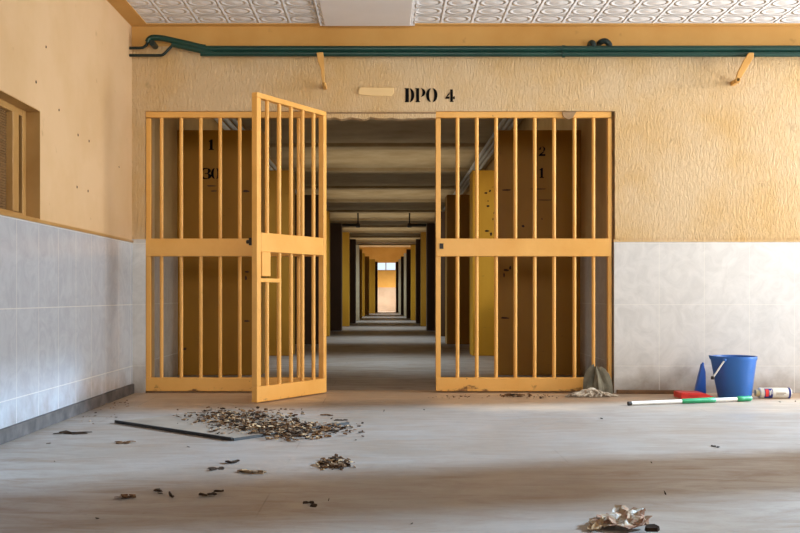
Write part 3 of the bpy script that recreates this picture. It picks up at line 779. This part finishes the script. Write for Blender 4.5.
# loose rubble: nobody could count it
def rub(name, label, clusters, mats, cat='rubble'):
    t = thing(name, label, cat, tuple(fpt(*clusters[0][:2]))); t['kind'] = 'stuff'
    mbs = [MB() for _ in mats]
    for (px, py, rx, ry, n, z0, big) in clusters:
        for _ in range(n):
            q = random.gauss(0, .5), random.gauss(0, .5)
            p = fpt(px + max(-1.2, min(1.2, q[0]))*rx, py + max(-1.2, min(1.2, q[1]))*ry)
            s = big*random.uniform(.3, 1.0)**1.3
            i = random.choices(range(len(mats)), [5, 3, 4][:len(mats)])[0]
            mbs[i].chip((p.x, p.y, z0 + s*random.uniform(.0, .3)), s, s*random.uniform(.3, .9), s*random.uniform(.08, .4), random.uniform(0, PI), random.uniform(-.6, .6))
    for mb, m in zip(mbs, mats): mb.build('fragments', M[m], t)
rub('rubble', 'loose rubble and paint flakes heaped on the fallen board', [(240, 419, 52, 7, 520, .0135, .022), (272, 430, 50, 7, 560, .0135, .024), (312, 430, 42, 6, 330, .002, .022), (222, 424, 40, 6, 120, .013, .018), (290, 437, 30, 5, 120, .003, .026)], ['chip_a', 'chip_b', 'chip_d'])
rub('rubble', 'small pile of pale crumbled plaster on bare floor below the rubble heap', [(334, 465.5, 17, 4, 130, .001, .026), (338, 463, 12, 3, 60, .012, .022)], ['chip_a', 'chip_b', 'chip_d'])
rub('grit', 'line of dark grit along the foot of the left tiled wall', [(80, 416, 30, 8, 40, .0, .012), (112, 404, 22, 5, 40, .0, .012)], ['chip_a', 'chip_b', 'chip_d'], 'grit')
rub('grit', 'crumbs of plaster along the foot of the right gate panel', [(462, 397, 28, 1.6, 50, 0, .012), (515, 396.6, 16, 1.3, 70, .004, .022), (540, 397, 16, 2, 40, 0, .014)], ['chip_a', 'chip_b', 'chip_d'], 'grit')
def flake(px, py, wpx, label, m, group=None, n=5, cat='flake', hgt=.02):
    c = fpt(px, py); hw = wpx*c.y/F/2
    b = MB()
    for i in range(n):
        u = (i + .5)/n*2 - 1
        b.chip((c.x + u*hw*.62, c.y + random.uniform(-.035, .035), random.uniform(0, hgt*.25)), hw*random.uniform(.25, .5), random.uniform(.012, .03), random.uniform(.002, .002 + hgt*.2), random.uniform(-.4, .4), random.uniform(-.35, .35))
    o = b.build('debris_flake', M[m]); tag(o, label, cat, group)
flake(73, 433.5, 44, 'long thin dark splinter on the floor near the left tiled wall', 'chip_d', n=7, cat='splinter')
flake(125, 443, 28, 'pale brown flake left of the fallen board corner', 'chip_a')
flake(232, 463, 18, 'dark flake just below the front corner of the fallen board', 'chip_d')
flake(216, 469, 22, 'thin dark flake beneath the one below the board corner', 'chip_d', n=4, hgt=.01)
flake(252, 472.5, 38, 'row of pale curled flakes left of the small plaster pile', 'chip_b', n=8, hgt=.03)
flake(128, 497, 26, 'dark flat flake in the brown shade at lower left', 'chip_a')
flake(159, 492, 16, 'small flat brown scrap in a row of three, at its left top', 'chip_d', n=4, hgt=.012)
flake(172, 496, 12, 'tiny dark scrap between the two larger scraps at lower left', 'chip_d', n=3, hgt=.012)
flake(211, 495.5, 26, 'twiggy dark scrap with an upright sliver at lower left', 'chip_d', n=6, hgt=.035)
flake(327, 415.5, 18, 'thin brown flake behind the right end of the rubble, upper one', 'chip_a', n=4, hgt=.012)
flake(341, 420.5, 18, 'thin dark flake behind the right end of the rubble, lower one', 'chip_d', n=4, hgt=.012)
flake(309, 505, 20, 'dark flake in the brown shade at the bottom centre', 'chip_d', n=4, hgt=.012)
flake(715, 447, 8, 'lone dark chip on the pale floor in front of the bucket', 'chip_d', n=3, hgt=.012)
for px, py in ((51, 443), (52, 463), (356, 440), (329, 499), (100, 517), (602, 419), (650, 462), (779, 402), (797, 402), (384, 411), (424, 410), (188, 448), (668, 496), (412, 525)):
    flake(px, py, 4, 'tiny dark chip scattered on the bare floor', 'chip_d', 'tiny chips scattered on the floor', n=1, cat='chip', hgt=.01)

# crumpled scrap in the foreground
c = fpt(620, 527)
t = thing('crumpled_scrap', 'crumpled brown and white paper scrap on the floor at the bottom right', 'scrap', (c.x, c.y, 0))
def crumple(name, pts, nx, ny, amp, m, seed):
    """patch between four corner points, creased by noise"""
    b = MB(); p00, p10, p11, p01 = [Vector(p) for p in pts]; g = []
    for j in range(ny + 1):
        row = []
        for i in range(nx + 1):
            u, v = i/nx, j/ny
            p = p00.lerp(p10, u).lerp(p01.lerp(p11, u), v)
            nn = mnoise.noise(Vector((u*4.3 + seed, v*3.7, seed*2.1))); n2 = abs(mnoise.noise(Vector((u*7 + seed, v*6 + 4, seed))))
            p = p + Vector((random.uniform(-.004, .004), random.uniform(-.004, .004), amp*(nn*.8 + n2) + .0))
            p.z = max(p.z, .002)
            row.append(b.bm.verts.new(p))
        g.append(row)
    for j in range(ny):
        for i in range(nx):
            b.bm.faces.new([g[j][i], g[j][i+1], g[j+1][i+1]]); b.bm.faces.new([g[j][i], g[j+1][i+1], g[j+1][i]])
    o = b.build(name, M[m], t)
    md = o.modifiers.new('sheet', 'SOLIDIFY'); md.thickness = .002
    return o
yv = c.y
def gp(px, dy, z): return (wx(px, yv + dy), yv + dy, z)
crumple('sheet', [gp(589, -.02, .012), gp(642, -.10, .016), gp(652, .02, .012), gp(606, .10, .02)], 14, 10, .018, 'scrap', 1.7)
crumple('fold', [gp(604, -.03, .02), gp(644, -.05, .018), gp(645, .03, .045), gp(616, .05, .05)], 10, 8, .016, 'scrap', 5.2)
crumple('torn_edge', [gp(588, -.06, .004), gp(600, -.07, .006), gp(606, .02, .022), gp(590, .03, .02)], 6, 5, .012, 'chip_b', 8.4)
b = MB(); q = fpt(651, 533); b.chip((q.x, q.y, .008), .03, .015, .012, .1, .1); b.build('dark_tab', M['chip_d'], t)

# ------------------------------------------------------------------ light
def area(name, loc, target, sx, sy, power, col, spread=180):
    l = bpy.data.lights.new(name, 'AREA'); l.shape = 'RECTANGLE'; l.size = sx; l.size_y = sy; l.energy = power; l.color = col; l.spread = math.radians(spread)
    o = bpy.data.objects.new(name, l); C.objects.link(o); o.location = loc
    o.rotation_euler = (Vector(target) - Vector(loc)).to_track_quat('-Z', 'Y').to_euler()
    return o
SKY = (0.80, 0.90, 1.0); WARM = (1.0, 0.93, 0.82)
l = bpy.data.lights.new('low_sky_glow', 'SPOT'); l.energy = 100000; l.color = (0.46, 0.72, 1.0); l.shadow_soft_size = 1.0; l.spot_size = math.radians(19); l.spot_blend = 0.15
o = bpy.data.objects.new('low_sky_glow', l); C.objects.link(o)
d = Vector((-1, -0.306, -0.475)); tgt = Vector((4.2, 4.6, 1.2)); o.location = tgt - d*19
o.rotation_euler = d.to_track_quat('-Z', 'Y').to_euler()
area('daylight_window', (XR + 2.4, 5.95, 2.2), (0, 6.6, 0.9), 1.6, 1.7, 180, (1.0, 0.97, 0.93), 150)
area('daylight_door', (XR + 0.25, (B0 + B1)/2, 1.5), (0, (B0 + B1)/2 + 1.2, 2.9), B1 - B0, 1.6, 52, (1.0, 0.86, 0.66), 150)
area('fill_back', (0.8, YB - 0.25, 1.9), (-0.6, D, 2.1), 3.9, 0.95, 14, (1.0, 0.96, 0.86), 45)  # added fill behind the camera, evens out the front wall
area('ceiling_fill_outside', (XR + 1.3, 5.9, 0.35), (2.2, 6.6, 2.7), 1.6, 1.2, 52, (0.94, 0.97, 1.0), 110)  # added upward fill to brighten the right of the ceiling
for i, (y0, y1, big) in enumerate(bays_l):
    if not big: continue
    ym = (y0 + y1)/2; wy = y1 - y0
    far = i == len(bays_l) - 1
    for s, x in ((-1, CL - 0.2), (1, CR + 0.2)):
        pw = 60 if far else 20
        area('corridor_daylight', (x, ym, 1.5), (0, ym, 0.55), wy, 1.45, pw, (0.66, 0.86, 1.0) if not far else (1.0, 0.95, 0.85), 70)
        area('corridor_ground_bounce', (x, ym, 1.3), (s*0.2, ym, 3.0), wy, 0.9, 4.2, (1.0, 0.86, 0.66), 75)

wd = bpy.data.worlds.new('sky'); scene.world = wd; wd.use_nodes = True
bg = wd.node_tree.nodes['Background']; bg.inputs[0].default_value = (0.72, 0.86, 1.0, 1); bg.inputs[1].default_value = 1.2

# ------------------------------------------------------------------ camera
cam = bpy.data.cameras.new('camera'); co = bpy.data.objects.new('camera', cam); C.objects.link(co)
co.location = (0, 0, CZ); co.rotation_euler = (PI/2, 0, 0)
cam.sensor_width = 36.0; cam.lens = F*36/800; cam.shift_x = 14/800; cam.shift_y = 29.5/800
cam.clip_start = 0.05; cam.clip_end = 200
scene.camera = co
vs = scene.view_settings
scene.display_settings.display_device = 'sRGB'
vs.view_transform = 'Standard'; vs.look = 'None'; vs.gamma = 1.0; vs.use_curve_mapping = False
vs.exposure = 0.0
